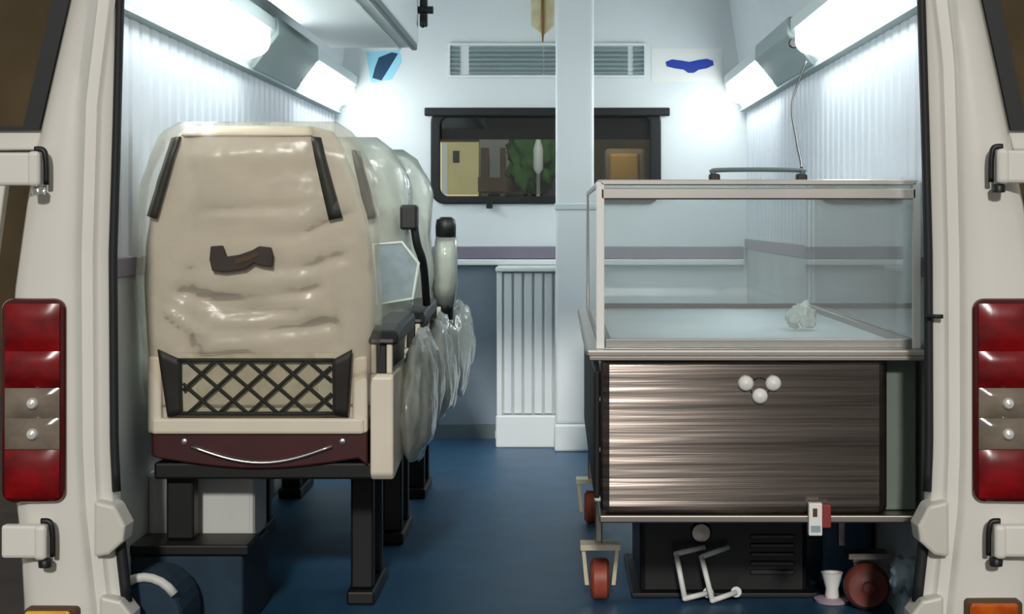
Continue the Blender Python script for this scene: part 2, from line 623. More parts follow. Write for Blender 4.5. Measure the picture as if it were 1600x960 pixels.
# lamps on the side walls
def lamp(x, s, lab, zl, zu):
    root = thing('fluorescent_lamp', (x, 1.7, zl), lab, 'lamp', 'fluorescent lamps along the side walls')
    xi = x + s * .095
    housing = [(x + s * .012, zl - .012), (x + s * .03, zl - .012), (xi + s * .004, zu - .006), (xi + s * .004, zu + .03), (x + s * .012, zu + .03)]
    prism('housing', housing, 'y', .11, 3.46, 'fixture', root, .004)
    prism('lower_rail', [(x + s * .012, zl - .026), (x + s * .036, zl - .022), (x + s * .036, zl - .012), (x + s * .012, zl - .012)], 'y', .11, 3.46, 'junction', root)
    dx, dz = s * (.095 - .03), (zu - zl)
    ln = math.hypot(dx, dz)
    nx, nz = s * abs(dz) / ln, -abs(dx) / ln
    for (a, b) in ((.12, 1.50), (2.36, 3.42)):
        # bulging diffuser with rounded ends
        V, FF = [], []
        ys = [a, a + .015, a + .05, b - .05, b - .015, b]
        hs = [.3, .75, 1, 1, .75, .3]
        n = 9
        for yy, hh in zip(ys, hs):
            for k in range(n):
                t = k / (n - 1)
                uu = .5 + (t - .5) * (.92 if hh == 1 else .86 if hh > .5 else .7)
                bul = math.sin(PI * t) * .034 * hh + .002
                V.append((x + s * .03 + dx * uu + nx * bul, yy, zl + dz * uu + nz * bul))
        for i in range(len(ys) - 1):
            for k in range(n - 1):
                FF.append((i * n + k, i * n + k + 1, (i + 1) * n + k + 1, (i + 1) * n + k))
        FF += [tuple(range(n)), tuple((len(ys) - 1) * n + k for k in range(n))]
        mesh('tube_diffuser', V, FF, 'tube', root, smooth=True)
    # junction cover between the two diffusers
    jb = [(x + s * .02, zl - .014), (x + s * .036, zl - .018), (xi + s * .014, zu - .014), (xi + s * .012, zu + .034), (x + s * .02, zu + .034)]
    j = prism('junction_cover', jb, 'y', 1.54, 2.32, 'junction', root, .006)
    return root, j


lamp(XL, 1, 'long white wall lamp above the row of seats', 1.281, 1.375)
lr, jr = lamp(XR, -1, 'long white wall lamp above the glass-topped casket', 1.29, 1.375)
yj = 1.62
lathe('switch_knob', [(.0, -.012), (.012, -.012), (.012, .0), (.014, .004)], (XR - .09, 1.54, 1.335), 'black', lr, axis='y', n=12)

# ================================================================== CAB AND STREET SEEN THROUGH THE WINDOW
struct(box('ceiling_cab', XL, XR, YB + .05, 4.9, 1.33, 1.39, 'headl'), 'dark headliner of the cab')
struct(prism('trim_1', [(YB + 1.35, 1.33), (YB + 1.6, 1.235), (YB + 1.63, 1.262), (YB + 1.4, 1.37)], 'x', XL, XR, 'headl'), 'dark windscreen header in the cab')
struct(box('wall_cab_left', XL - .06, XL, YB + .05, 4.6, 0, .8, 'headl'), 'cab side wall on the passenger side')
struct(box('wall_cab_right', XR, XR + .06, YB + .05, 4.6, 0, .8, 'headl'), 'cab side wall on the driver side')
struct(box('floor_cab', XL, XR, YB + .05, 5.2, -.06, 0, 'headl'), 'cab floor')
ds = thing('driver_seat', (.26, 4.0, 0), 'tan driver seat seen through the narrow part of the bulkhead window', 'seat')
box('backrest', .09, .46, 4.0, 4.1, .3, .96, 'taupe', ds, .03, 3)
box('headrest', X(944, 4.0), X(1010, 4.0), 4.0, 4.09, .955, Z(232, 4.0), 'taupe', ds, .02, 3)
box('headrest_panel', X(952, 3.99), X(998, 3.99), 3.985, 4.01, .965, Z(240, 3.99), 'tan', ds, .012, 3)
box('seat_cushion', .09, .46, 4.05, 4.5, .001, .3, 'taupe', ds, .02, 2)

dl = thing('added_cab_lamp', (.2, 3.85, 1.30), 'added unseen lamp on the dark cab headliner, lighting the driver seat', 'lamp')  # out of view, put in only to brighten the driver seat
box('lamp_base', .10, .30, 3.74, 3.90, 1.318, 1.329, 'white', dl, .004)
box('lamp_lens', .115, .285, 3.755, 3.885, 1.306, 1.318, 'added_glow', dl, .004)

fac = thing('street_building', (-1.0, 8.4, -.58), 'yellow street building with a dark window seen through the bulkhead window', 'building')
yf = 8.4
box('facade', X(640, yf), X(748, yf), yf, yf + .3, -.58, Z(222, yf), 'yellow', fac)
box('window', X(708, yf), X(718, yf), yf - .03, yf, Z(252, yf), Z(236, yf), 'brown', fac)
box('wing_wall', X(748, yf), X(900, yf), yf + .1, yf + .4, -.58, Z(215, yf), 'greyf', fac)
box('pale_corner', X(690, yf), X(700, yf), yf - .04, yf, -.58, Z(225, yf), 'white', fac)
for a, b in ((752, 764), (782, 790)):
    box('brown_post', X(a, yf), X(b, yf), yf - .1, yf - .02, -.58, Z(232, yf), 'ybrown', fac)
box('brown_rail', X(748, yf), X(822, yf), yf - .12, yf - .1, Z(300, yf), Z(278, yf), 'ybrown', fac)
tr = thing('street_tree', (X(838, 7.6), 7.6, -.58), 'small green tree beside the street building behind the window', 'tree')
crumple('crown', (X(836, 7.6), 7.6, Z(238, 7.6)), (.16, .16, .26), 'green', tr, 3, .5, 4, 9)
tube('trunk', [(X(838, 7.6), 7.6, -.58), (X(838, 7.6), 7.6, Z(255, 7.6))], .03, 'ybrown', tr)
lp = thing('street_lamp', (X(841, 7.2), 7.2, -.58), 'slim white street lamp before the green tree', 'lamp')
lathe('lamp_head', [(.01, 0), (.03, .03), (.03, .15), (.01, .22)], (X(841, 7.2), 7.2, Z(272, 7.2)), 'white', lp)
tube('lamp_pole', [(X(841, 7.2), 7.2, -.58), (X(841, 7.2), 7.2, Z(270, 7.2))], .012, 'greyf', lp)
struct(box('wall_street', -9, 9, 11.0, 11.3, -.6, 5, 'brickw'), 'dark brown wall across the street')

# ================================================================== REAR BODY
XS = S(0)


def curve_at(tbl, v):
    for (a, b), (c, d) in zip(tbl, tbl[1:]):
        if a <= v <= c:
            return b + (d - b) * (v - a) / (c - a)
    return tbl[0][1] if v < tbl[0][0] else tbl[-1][1]


# outer outline (pixels at y=0) from top to bottom
OUT_L = [(-330, 170), (-150, 125), (0, 93), (100, 70), (200, 47), (300, 27), (400, 13), (465, 4), (620, 0), (780, 6), (850, 14), (960, 20), (1120, 20)]
IN_L = [(-330, 186), (0, 176), (200, 171), (400, 165), (700, 167), (800, 172), (960, 190), (1120, 200)]
OUT_R = [(-330, 1460), (-150, 1515), (0, 1548), (100, 1570), (200, 1591), (300, 1612), (400, 1630), (465, 1640), (620, 1645), (780, 1640), (850, 1634), (960, 1628), (1120, 1625)]
IN_R = [(-330, 1436), (0, 1450), (200, 1456), (400, 1461), (700, 1462), (800, 1458), (960, 1440), (1120, 1430)]


def pillar(name, out_t, in_t, s, label):
    """s=+1: outside lies at smaller x"""
    pys = [-330 + 29 * i for i in range(51)]
    V, FF = [], []
    for py in pys:
        z = Z(py, 0)
        xo, xi = X(curve_at(out_t, py), 0), X(curve_at(in_t, py), 0)
        wd = abs(xi - xo)
        f1 = max(wd - .062, wd * .55)
        prof = [(0, .55), (0, .10), (.006, .05), (.02, .015), (.045, 0), (f1, -.006), (f1 + .008, .0), (f1 + .014, .012), (f1 + .034, .014),
                (f1 + .039, .022), (f1 + .043, .024), (wd - .004, .026), (wd, .032), (wd, .08), (wd - .05, .09), (wd - .05, .2)]
        for d, y in prof:
            V.append((xo + s * min(d, wd), y, z))
    n = 16
    for i in range(len(pys) - 1):
        for k in range(n - 1):
            FF.append((i * n + k, i * n + k + 1, (i + 1) * n + k + 1, (i + 1) * n + k))
    FF += [tuple(range(n)), tuple((len(pys) - 1) * n + k for k in range(n))]
    o = struct(mesh(name, V, FF, 'paint', None, smooth=True), label)
    md = o.modifiers.new('edge', 'EDGE_SPLIT')
    md.split_angle = math.radians(50)
    # rubber seal along the inner edge
    pts = [(X(curve_at(in_t, py), 0) + s * .006, .03, Z(py, 0)) for py in pys[:39]]
    V, FF = tube_vf(pts, .0085, 8)
    mesh('door_seal', V, FF, 'rubber', o, smooth=True)
    pts = [(X(curve_at(in_t, py), 0) + s * .004, .03, Z(py, 0)) for py in pys[40:45]]
    V, FF = tube_vf(pts, .011, 8)
    mesh('door_seal', V, FF, 'rubber', o, smooth=True)
    # striker block
    xb = X(curve_at(in_t, 820), 0)
    poly = [(xb - s * .03, Z(782, 0)), (xb + s * .008, Z(790, 0)), (xb + s * .028, Z(822, 0)), (xb + s * .024, Z(846, 0)), (xb - s * .002, Z(866, 0)), (xb - s * .03, Z(870, 0))]
    prism('striker_block', poly, 'y', -.012, .06, 'paint_in', o, .006)
    poly = [(xb - s * .02, Z(930, 0)), (xb + s * .02, Z(938, 0)), (xb + s * .04, Z(960, 0)), (xb + s * .04, Z(1010, 0)), (xb - s * .02, Z(1010, 0))]
    prism('sill_corner', poly, 'y', -.012, .06, 'paint_in', o, .006)
    return o


pl = pillar('wall_rear_left', OUT_L, IN_L, 1, 'cream rear corner of the van body beside the seats')
pr = pillar('wall_rear_right', OUT_R, IN_R, -1, 'cream rear corner of the van body beside the casket')
tube('buffer_pin', [(X(1449, 0), .012, Z(495, 0)), (X(1474, 0), .002, Z(495, 0))], .004, 'rubber', pr)
struct(box('trim_2', XL - .1, XR + .1, -.02, .04, 1.66, 1.86, 'paint', None, .01), 'cream header above the rear opening')
struct(box('trim_3', -.80, .66, -.09, -.005, -.2, -.004, 'paint', None, .01), 'cream rear sill below the floor')


# tail lights
def tail_light(x0, x1, s, lab):
    y = -.008
    z1, z0 = Z(466, 0), Z(784, 0)
    root = thing('tail_light', ((x0 + x1) / 2, 0, z0), lab, 'tail light', 'tail lights')
    out = rrect(x0, x1, z0, z1, .022)
    prism('housing', out, 'y', y - .012, .03, 'red_d', root, .008)
    ins = .009
    bands = [(474, 548, 'red'), (548, 604, 'red'), (605, 652, 'clear'), (652, 700, 'clear'), (701, 776, 'red')]
    for a, b, m_ in bands:
        za, zb = Z(b, 0), Z(a, 0)
        xa, xb = x0 + ins, x1 - ins
        # convex lens pillow
        V, FF = [], []
        nx_, nz_ = 8, 6
        for j in range(nz_ + 1):
            for i in range(nx_ + 1):
                u, v = i / nx_, j / nz_
                bul = (1 - (2 * u - 1) ** 4) * (1 - (2 * v - 1) ** 4) * .007
                V.append((xa + (xb - xa) * u, y - .0145 - bul, za + (zb - za) * v))
        for j in range(nz_):
            for i in range(nx_):
                k = j * (nx_ + 1) + i
                FF.append((k, k + 1, k + nx_ + 2, k + nx_ + 1))
        o = mesh('red_lens' if m_ == 'red' else 'clear_lens', V, FF, m_, root, smooth=True)
        if m_ == 'clear':
            bx = x0 + (x1 - x0) * .52
            lathe('bulb', [(.0, -.012), (.008, -.01), (.011, -.004), (.011, .004)], (bx, y - .02, (za + zb) / 2), 'bulb', o, axis='y', n=14)
    return root


tail_light(X(6, 0), X(106, 0), 1, 'tall red tail light with clear middle beside the seats')
tail_light(X(1517, 0), X(1617, 0), -1, 'tall red tail light with clear middle beside the casket')


def bumper_lamp(p0, p1, ptop, m_, lab):
    x0, x1 = X(p0, 0), X(p1, 0)
    z1 = Z(ptop, 0)
    r = thing('bumper_lamp', ((x0 + x1) / 2, 0, z1 - .05), lab, 'lamp', 'bumper lamps')
    prism('housing', rrect(x0 - .004, x1 + .004, z1 - .05, z1, .008), 'y', -.03, .0, 'ybrown', r, .003)
    prism('lens', rrect(x0, x1 - .006, z1 - .046, z1 - .003, .007), 'y', -.042, -.03, m_, r, .005)
    return r


bumper_lamp(48, 124, 946, 'amber', 'yellow amber lamp low on the body beside the seats')
bumper_lamp(1508, 1588, 934, 'orange', 'deep orange lamp low on the body beside the casket')


def hinge(x_pin, s, pt, pb, xa, lab, chrome):
    """s: +1 arm runs to smaller x"""
    zt, zb = Z(pt, 0), Z(pb, 0)
    r = thing('door_hinge', (x_pin, -.02, zb), lab, 'hinge', 'door hinges')
    a, b = sorted((xa, x_pin - s * .012))
    box('arm_plate', a, b, -.04, -.016, zb + .006, zt - .004, 'paint', r, .006)
    a, b = sorted((x_pin - s * .02, x_pin + s * .002))
    box('knuckle', a, b, -.052, -.004, zb + .004, zt - .002, 'paint', r, .008, 3)
    tube('pin', smoothpath([(x_pin - s * .012, -.03, zt + .002), (x_pin + s * .004, -.03, zt), (x_pin + s * .009, -.03, zt - .02), (x_pin + s * .009, -.028, zb + .008)], 4), .0055, 'black', r)
    lathe('pin_head', [(.0, -.012), (.012, -.011), (.013, .0), (.01, .004)], (x_pin - s * .004, -.032, zb), 'chrome' if chrome else 'black', r, n=14)
    return r


hinge(X(72, 0), 1, 236, 296, X(2, 0), 'upper cream door hinge above the tail light beside the seats', True)
hinge(X(82, 0), 1, 812, 872, X(12, 0), 'lower cream door hinge under the tail light beside the seats', False)
hinge(X(1550, 0), -1, 232, 292, X(1600, 0) + .02, 'upper cream door hinge above the tail light beside the casket', False)
hinge(X(1546, 0), -1, 812, 870, X(1600, 0) + .02, 'lower cream door hinge under the tail light beside the casket', False)


# open rear doors swung outwards; only their glazed hinge edge comes into the frame
def open_door(name, out_t, s, label):
    y = .075
    def xo(py, d):
        return X(curve_at(out_t, py), 0) - s * d
    sheet = [(xo(-330, .004), Z(-330, 0)), (xo(-150, .004), Z(-150, 0)), (xo(0, .004), Z(0, 0)), (xo(100, .004), Z(100, 0)), (xo(203, .004), Z(203, 0)), (xo(232, .006), Z(232, 0))]
    far = .62
    o = struct(prism(name, sheet + [(xo(232, far), Z(232, 0)), (xo(232, far) + s * .05, Z(-330, 0))], 'y', y + .012, y + .04, 'paint', None, .004), label)
    fr_o = [(xo(p, .006), Z(p, 0)) for p in (-320, -150, 0, 100, 200)] + [(xo(200, .55), Z(200, 0)), (xo(200, .55), Z(-320, 0))]
    fr_i = [(xo(p, .038), Z(p, 0)) for p in (-300, -150, 0, 100, 194)] + [(xo(194, .52), Z(194, 0)), (xo(194, .52), Z(-300, 0))]
    ring_prism('window_rubber', fr_o, fr_i, 'y', y, y + .014, 'rubber', o)
    prism('window_glass', fr_i, 'y', y + .006, y + .012, 'glass_brown', o)
    prism('lower_skin', [(xo(236, .06), Z(236, 0)), (xo(236, far), Z(236, 0)), (xo(960, far), Z(960, 0)), (xo(960, .08), Z(960, 0)), (xo(620, .075), Z(620, 0))], 'y', y + .02, y + .05, 'paint', o, .004)
    return o


open_door('door_1', OUT_L, 1, 'open rear door with brown tinted glass beside the seats')
open_door('door_2', OUT_R, -1, 'open rear door with brown tinted glass beside the casket')

# ================================================================== SEATS
SX, SY, SS = -.613, .32, S(.32)


def lx(px):
    return (px - 405) / SS


def lz(py):
    return CZ + (CY - py) / SS


W_T = [(.40, .222), (.50, .226), (.64, .232), (.72, .234), (.80, .228), (.86, .217), (.93, .196), (.99, .174), (1.015, .164), (1.03, .152), (1.038, .12)]
D_T = [(.40, .10), (.6, .12), (.9, .11), (.98, .10), (1.015, .07), (1.03, .04), (1.038, .01)]


def seg_d(x, z, a, b):
    ax, az = lx(a[0]), lz(a[1])
    bx_, bz = lx(b[0]), lz(b[1])
    dx, dz = bx_ - ax, bz - az
    t = max(0, min(1, ((x - ax) * dx + (z - az) * dz) / (dx * dx + dz * dz)))
    return math.hypot(x - ax - t * dx, z - az - t * dz)


FOLDS = [((290, 455), (345, 470), -.010, .012), ((345, 470), (405, 486), -.012, .012), ((405, 486), (490, 450), -.010, .012),
         ((268, 486), (310, 515), .010, .006), ((310, 515), (352, 546), .009, .006),
         ((312, 265), (318, 420), -.006, .006), ((490, 240), (470, 330), -.006, .007), ((345, 350), (340, 420), -.005, .008),
         ((440, 380), (560, 330), -.005, .010), ((430, 430), (540, 400), -.006, .012), ((360, 520), (520, 505), -.007, .012),
         ((330, 330), (480, 322), -.004, .008), ((300, 420), (290, 540), -.006, .010), ((510, 420), (530, 540), -.006, .010)]


def disp(x, z):
    d = .006 * noise.noise(Vector((x * 7, z * 6, 1.3))) + .0018 * noise.noise(Vector((x * 22, z * 16, 4.1)))
    for a, b, amp, wd in FOLDS:
        q = seg_d(x, z, a, b) / wd
        if q < 3:
            d += amp * math.exp(-q * q)
    # cushion panel between the side bolsters stands proud
    d += .008 * (1 if abs(x) < .11 else max(0, 1 - (abs(x) - .11) / .02))
    return d


def yc(z):
    return .05 - .07 * (z - .42) / .63


def rear(x, z, d=True):
    w_, dp = curve_at(W_T, z), curve_at(D_T, z)
    u = min(.999, abs(x) / w_)
    return yc(z) - dp / 2 * (1 - u ** 5) ** .2 - (disp(x, z) * max(0, 1 - u ** 6) if d else 0)


def patch(name, corners, nu, nv, off, m_, parent, thick=.004):
    """four corner pixels laid on the rear face of the seat"""
    P = [(lx(a), lz(b)) for a, b in corners]
    V, FF = [], []
    for j in range(nv + 1):
        for i in range(nu + 1):
            u, v = i / nu, j / nv
            x = (P[0][0] * (1 - u) + P[1][0] * u) * (1 - v) + (P[3][0] * (1 - u) + P[2][0] * u) * v
            z = (P[0][1] * (1 - u) + P[1][1] * u) * (1 - v) + (P[3][1] * (1 - u) + P[2][1] * u) * v
            V.append((x, rear(x, z, False) - off, z))
    for j in range(nv):
        for i in range(nu):
            k = j * (nu + 1) + i
            FF.append((k, k + 1, k + nu + 2, k + nu + 1))
    return mesh(name, V, FF, m_, parent, smooth=True, solid=thick)


def seat_shell(name, m_, parent, grow=0.0, z0=.435, nz_=64, na=88, amp=1, rear_only=False, lump=0, seed=0):
    V, FF = [], []
    for i in range(nz_ + 1):
        z = z0 + (1.038 - z0) * (i / nz_)
        w_, dp = curve_at(W_T, z) + grow * (1 + 2.6 * max(0, min(1, (z - .8) / .12))), curve_at(D_T, z) + grow * 2
        for k in range(na):
            t = 2 * PI * k / na
            c, s_ = math.cos(t), math.sin(t)
            x = w_ * math.copysign(abs(c) ** .4, c)
            y = yc(z) + dp / 2 * math.copysign(abs(s_) ** .4, s_)
            if s_ < 0:
                u = abs(x) / w_
                y -= disp(x, z) * max(0, 1 - u ** 6) * amp
            if lump:
                q = noise.noise(Vector((x * 10 + seed, y * 10, z * 9))) * lump
                x += math.copysign(q, c) * (abs(c) > .5)
                y += q * .4
            V.append((x, y, z + (grow if i == nz_ else 0)))
    for i in range(nz_):
        for k in range(na):
            FF.append((i * na + k, i * na + (k + 1) % na, (i + 1) * na + (k + 1) % na, (i + 1) * na + k))
    FF += [tuple(range(na)), tuple(nz_ * na + k for k in range(na))]
    return mesh(name, V, FF, m_, parent, smooth=True)


def make_seat(label, near=True, arm='down', seed=0):
    root = thing('passenger_seat', (0, 0, 0), label, 'seat', 'passenger seats in a row along the wall')
    sh = seat_shell('backrest', 'beige' if near else 'grey_fab', root)
    if near:
        seat_shell('plastic_film', 'cling', root, grow=.010, z0=.47, amp=1.15, lump=.016, seed=3)
    else:
        seat_shell('plastic_film', 'wrap', root, grow=.012, z0=.44, amp=1.15, lump=.02, seed=seed, nz_=40, na=64)
    # top roll of pale piping
    so = .013 if near else .036
    patch('side_slot', [(277, 218), (292, 216), (254, 342), (237, 338)], 2, 14, so, 'strip', root, .007)
    patch('side_slot', [(492, 216), (508, 218), (541, 340), (520, 344)], 2, 14, so, 'strip', root, .007)
    patch('top_band', [(296, 200), (492, 200), (494, 214), (292, 214)], 20, 3, .012, 'cream', root, .004)
    # badge
    bz = [(340, 384), (358, 383), (364, 400), (384, 397), (404, 390), (414, 384), (432, 386), (436, 400), (434, 416), (418, 414), (406, 410), (392, 420), (362, 424), (342, 422), (338, 404)]
    yb_ = rear(0, .78) - .016
    bd = prism('badge', [(lx(a), lz(b)) for a, b in bz], 'y', yb_ - .004, yb_ + .008, 'brown', root, .002)
    prism('badge_glint', [(lx(a), lz(b)) for a, b in [(376, 404), (400, 398), (412, 392), (414, 398), (398, 406), (380, 411)]], 'y', yb_ - .0055, yb_ - .003, 'ybrown', bd)
    # net pocket
    pk = patch('pocket_lining', [(258, 550), (550, 550), (545, 650), (265, 650)], 24, 8, .010, 'netback', root, .003)
    patch('gusset', [(254, 544), (290, 560), (288, 646), (266, 650)], 5, 8, .022, 'gusset', pk, .006)
    patch('gusset', [(524, 560), (554, 544), (545, 650), (522, 646)], 5, 8, .022, 'gusset', pk, .006)
    parts = []

    def rp(px, py, o=.024):
        x, z = lx(px), lz(py)
        return (x, rear(x, z, False) - o, z)
    for (a, b, c_, d_, r_) in ((286, 560, 526, 560, .0042), (286, 644, 526, 644, .0045), (287, 560, 287, 644, .003), (525, 560, 525, 644, .003)):
        parts.append(tube_vf([rp(a + (c_ - a) * i / 10, b + (d_ - b) * i / 10) for i in range(11)], r_, 6))
    pitch, hh = 47, 42
    for k in range(-3, 8):
        for sg in (1, -1):
            x0 = 288 + k * pitch + 10
            pts = []
            for j in range(17):
                py = 560 + 84 * j / 16
                px = x0 + (py - 560) * (pitch / hh) * (.5 if False else 1) * 1.0 if sg > 0 else x0 + pitch * 2 - (py - 560) * pitch / hh
                if 288 <= px <= 524:
                    pts.append(rp(px, py))
            if len(pts) > 2:
                parts.append(tube_vf(pts, .0036, 6))
    for k in range(5):
        cx_ = 310 + k * pitch
        for cy_ in (581, 623):
            pass
    V, FF = join(parts)
    mesh('net', V, FF, 'net', pk, smooth=True)
    # pale U frame at the foot of the backrest
    for a, b, c_, d_ in ((233, 255, 556, 676), (552, 575, 556, 676), (240, 570, 652, 677)):
        x0, x1 = lx(a), lx(b)
        box('back_frame', x0, x1, -.018 if c_ < 600 else -.024, .05, lz(d_), lz(c_), 'cream', root, .006, 2)
    # cushion and pan
    box('cushion', lx(238), lx(572), .09, .56, .425, .55, 'beige' if near else 'grey_fab', root, .035, 3)
    pan = [(lx(238), lz(672)), (lx(575), lz(672)), (lx(575), lz(728))]
    for i in range(13):
        t = i / 12
        a = 560 - 310 * t
        pan.append((lx(a), lz(716 + 16 * math.sin(PI * t))))
    pan.append((lx(238), lz(712)))
    pn = prism('seat_pan', pan, 'y', -.012, .52, 'maroon', root, .004)
    tube('pan_rim', [(lx(300 + 220 * i / 16), -.016, lz(696 + 26 * math.sin(PI * i / 16))) for i in range(17)], .0042, 'alu', pn)
    for a in (290, 536):
        lathe('bolt', [(.0, -.005), (.006, -.004), (.007, 0)], (lx(a), -.012, lz(689)), 'alu', pn, axis='y', n=10)
    box('under_frame', lx(240), lx(598), .0, .50, .318, .352, 'dark', root, .005)
    # legs
    for xa, xb in ((-.235, -.178), (.15, .20)):
        if near and xa < 0:
            box('leg', xa + .035, xb + .035, .04, .09, .187, .32, 'dark', root, .005)
            continue
        for y0 in (.30, .48):
            box('leg', xa, xb, y0, y0 + .04, .03, .32, 'dark', root, .005)
        box('foot_rail', xa - .006, xb + .006, .27, .55, 0, .03, 'dark', root, .005)
    # aisle side panel
    V = []
    prof = [(-.012, .330), (.0, .318), (.03, .318), (.45, .36), (.50, .42), (.50, .505), (.46, .535), (-.006, .535), (-.012, .528)]
    sp = prism('side_panel', prof, 'x', lx(579), lx(615), 'cream', root, .006)
    for xa, xb in ((580, 588), (604, 613)):
        box('panel_horn', lx(xa), lx(xb), -.008, .012, .535, .598, 'cream', sp, .003)
    box('panel_slot', lx(588), lx(604), -.002, .40, .535, .595, 'black', sp, .003)
    crumple('panel_film', (.300, .30, .45), (.040, .20, .135), 'wrap', root, seed + 1.0, .2, 4, 3)
    crumple('cushion_film', (.30, .47, .47), (.042, .12, .12), 'wrap', root, seed + 4.0, .25, 4, 3.5)
    if arm == 'down':
        V, FF = [], []
        prof = [(-.02, .598), (.0, .592), (.40, .60), (.43, .615), (.41, .640), (.1, .632), (.0, .622)]
        prism('armrest', prof, 'x', lx(574), lx(622), 'black', root, .01)
    else:
        pts = [(lx(618), .06, .58), (lx(620), .045, .66), (lx(621), .035, .74), (lx(622), .03, .80)]
        ar = tube('armrest', pts, [.020, .026, .027, .026], 'grey_fab', root, 12)
        tube('armrest_cap', [(lx(622), .03, .79), (lx(622), .028, .83), (lx(622), .026, .85), (lx(622), .026, .857)], [.029, .030, .027, .016], 'black', ar, 12)
        tube('armrest_collar', [(lx(617), .06, .56), (lx(619), .052, .63)], [.026, .027], 'black', ar, 12)
        pts2 = [(lx(618), .06, .60), (lx(620), .045, .66), (lx(621), .035, .74), (lx(622), .03, .80)]
        tube('armrest_wrap', pts2, [.030, .036, .035, .031], 'wrap', ar, 12)
    # seat belt
    if not near and arm == 'down':
        tube('belt_strap', smoothpath([(lx(604), -.05, .84), (lx(610), -.045, .79), (lx(620), -.02, .74), (lx(622), .05, .64)], 5), .011, 'black', root, 6)
        box('belt_guide', lx(580), lx(612), -.075, -.02, .825, .885, 'black', root, .006)
        sh_ = [(.168, .79), (.235, .795), (.275, .745), (.262, .66), (.175, .645)]
        sp_ = prism('pocket_sheet', sh_, 'y', -.088, -.082, 'sheet', root)
        tube('sheet_rim', [(a, -.088, b) for a, b in sh_], .0038, 'grey_fab', sp_, 8, True)
    return root


s1 = make_seat('beige fabric seat nearest the rear opening with a net pocket', True, 'down', 0)
s1.location = (SX, SY, 0)
s2_ = make_seat('plastic-wrapped grey seat just ahead of the beige seat', False, 'down', 5)
s2_.location = (SX, 1.02, 0)
s3_ = make_seat('plastic-wrapped grey seat farthest up the row, upright armrest in the aisle', False, 'up', 9)
s3_.location = (SX, 1.76, 0)

# wheel arches
wa = thing('wheel_arch_box', (-.76, .45, 0), 'pale grey boxed wheel arch on a blue step under the beige seat', 'wheel arch')
box('step', XL + .006, -.645, .31, .62, .0, .165, 'shaded_cover', wa, .008)
box('step_rail', XL + .006, -.632, .302, .44, .165, .187, 'dark', wa, .004)
box('arch_cover', XL + .006, -.648, .455, .62, .165, .316, 'arch', wa, .012)
wb2 = thing('wheel_arch_step', (.66, .9, 0), 'blue covered wheel arch step by the wall under the casket', 'wheel arch')
box('step_top', .60, XR - .02, .74, 1.2, 0, .21, 'floor', wb2, .012)
box('step_edge', .596, XR - .02, .735, .75, .19, .214, 'dtrim', wb2, .003)
# blue covered hump with a pale trim, beside the opening
hp = thing('covered_hump', (-.80, .16, 0), 'low blue covered hump with a pale curved trim in the rear corner', 'hump')
prof = [(.0, .13)]
poly = []
for i in range(13):
    t = PI * i / 12
    poly.append((-.795 - .072 * math.cos(t), .075 + .085 * math.sin(t)))
poly = [(-.867, 0)] + poly + [(-.723, 0)]
prism('hump_cover', poly, 'y', .10, .28, 'shaded_cover', hp, .012)
tube('hump_trim', [(-.795 - .074 * math.cos(PI * i / 14), .098, .077 + .087 * math.sin(PI * i / 14)) for i in range(1, 12)], .009, 'arch', hp, 8)

# ================================================================== CASKET
KY0, KY1 = .20, 1.70
ks = S(KY0)
kx0, kx1 = X(938, KY0), X(1388, KY0)
cz0, cz1 = Z(806, KY0), Z(558, KY0)
ck = thing('refrigerated_casket', ((kx0 + kx1) / 2, .9, 0), 'long brushed steel casket with a clear glass lid', 'casket')
body = box('steel_body', kx0, kx1, KY0, KY1, cz0, cz1, 'steel', ck, .018, 4)
box('bottom_rim', kx0 - .002, X(1440, KY0), KY0 - .006, KY1, cz0 - .014, cz0 + .001, 'alu_d', ck, .003)
plate = box('top_plate', X(915, KY0), X(1444, KY0), KY0 - .02, KY1 + .02, cz1, cz1 + .016, 'alu', ck, .005)
box('plate_lip', X(920, KY0), X(1440, KY0), KY0 - .026, KY0 - .018, cz1 - .006, cz1 + .003, 'alu_d', plate, .002)
# trefoil emblem: plate and three knobs
em = lathe('emblem_plate', [(.0, -.003), (.018, -.003), (.02, 0)], (X(1187, KY0), KY0, Z(606, KY0)), 'steel', ck, axis='y', n=24)
em.scale = (1, 1, 1)
for a, b in ((1165, 599), (1208, 599), (1187, 619)):
    lathe('emblem_knob', [(.0, -.014), (.011, -.012), (.0155, -.006), (.0155, -.001)], (X(a, KY0), KY0, Z(b, KY0)), 'white', em, axis='y', n=16)
# side clasps on the aisle side
for zz in (Z(622, .25), Z(775, .25), Z(700, .25)):
    lathe('side_bolt', [(.0, -.012), (.008, -.010), (.009, 0)], (kx0, KY0 + .03, zz), 'white', ck, axis='x', n=10)
box('side_rail', kx0 - .012, kx0, KY0 + .02, KY1 - .1, cz0 + .03, cz1 - .03, 'dark', ck, .003)
box('end_filler', kx1 + .003, XR - .02, KY0 + .05, KY0 + .08, cz0 + .002, cz1 - .002, 'filler', ck, .004)
# inner tray
box('inner_tray', X(950, KY0), X(1425, KY0), KY0 + .03, KY1 - .03, cz1 + .016, cz1 + .020, 'tray', ck)
ring_prism('tray_rail', [(X(946, KY0), KY0 + .02), (X(1430, KY0), KY0 + .02), (X(1430, KY0), KY1 - .02), (X(946, KY0), KY1 - .02)],
           [(X(956, KY0), KY0 + .03), (X(1420, KY0), KY0 + .03), (X(1420, KY0), KY1 - .03), (X(956, KY0), KY1 - .03)], 'z', cz1 + .016, cz1 + .034, 'alu_d', ck, .002)
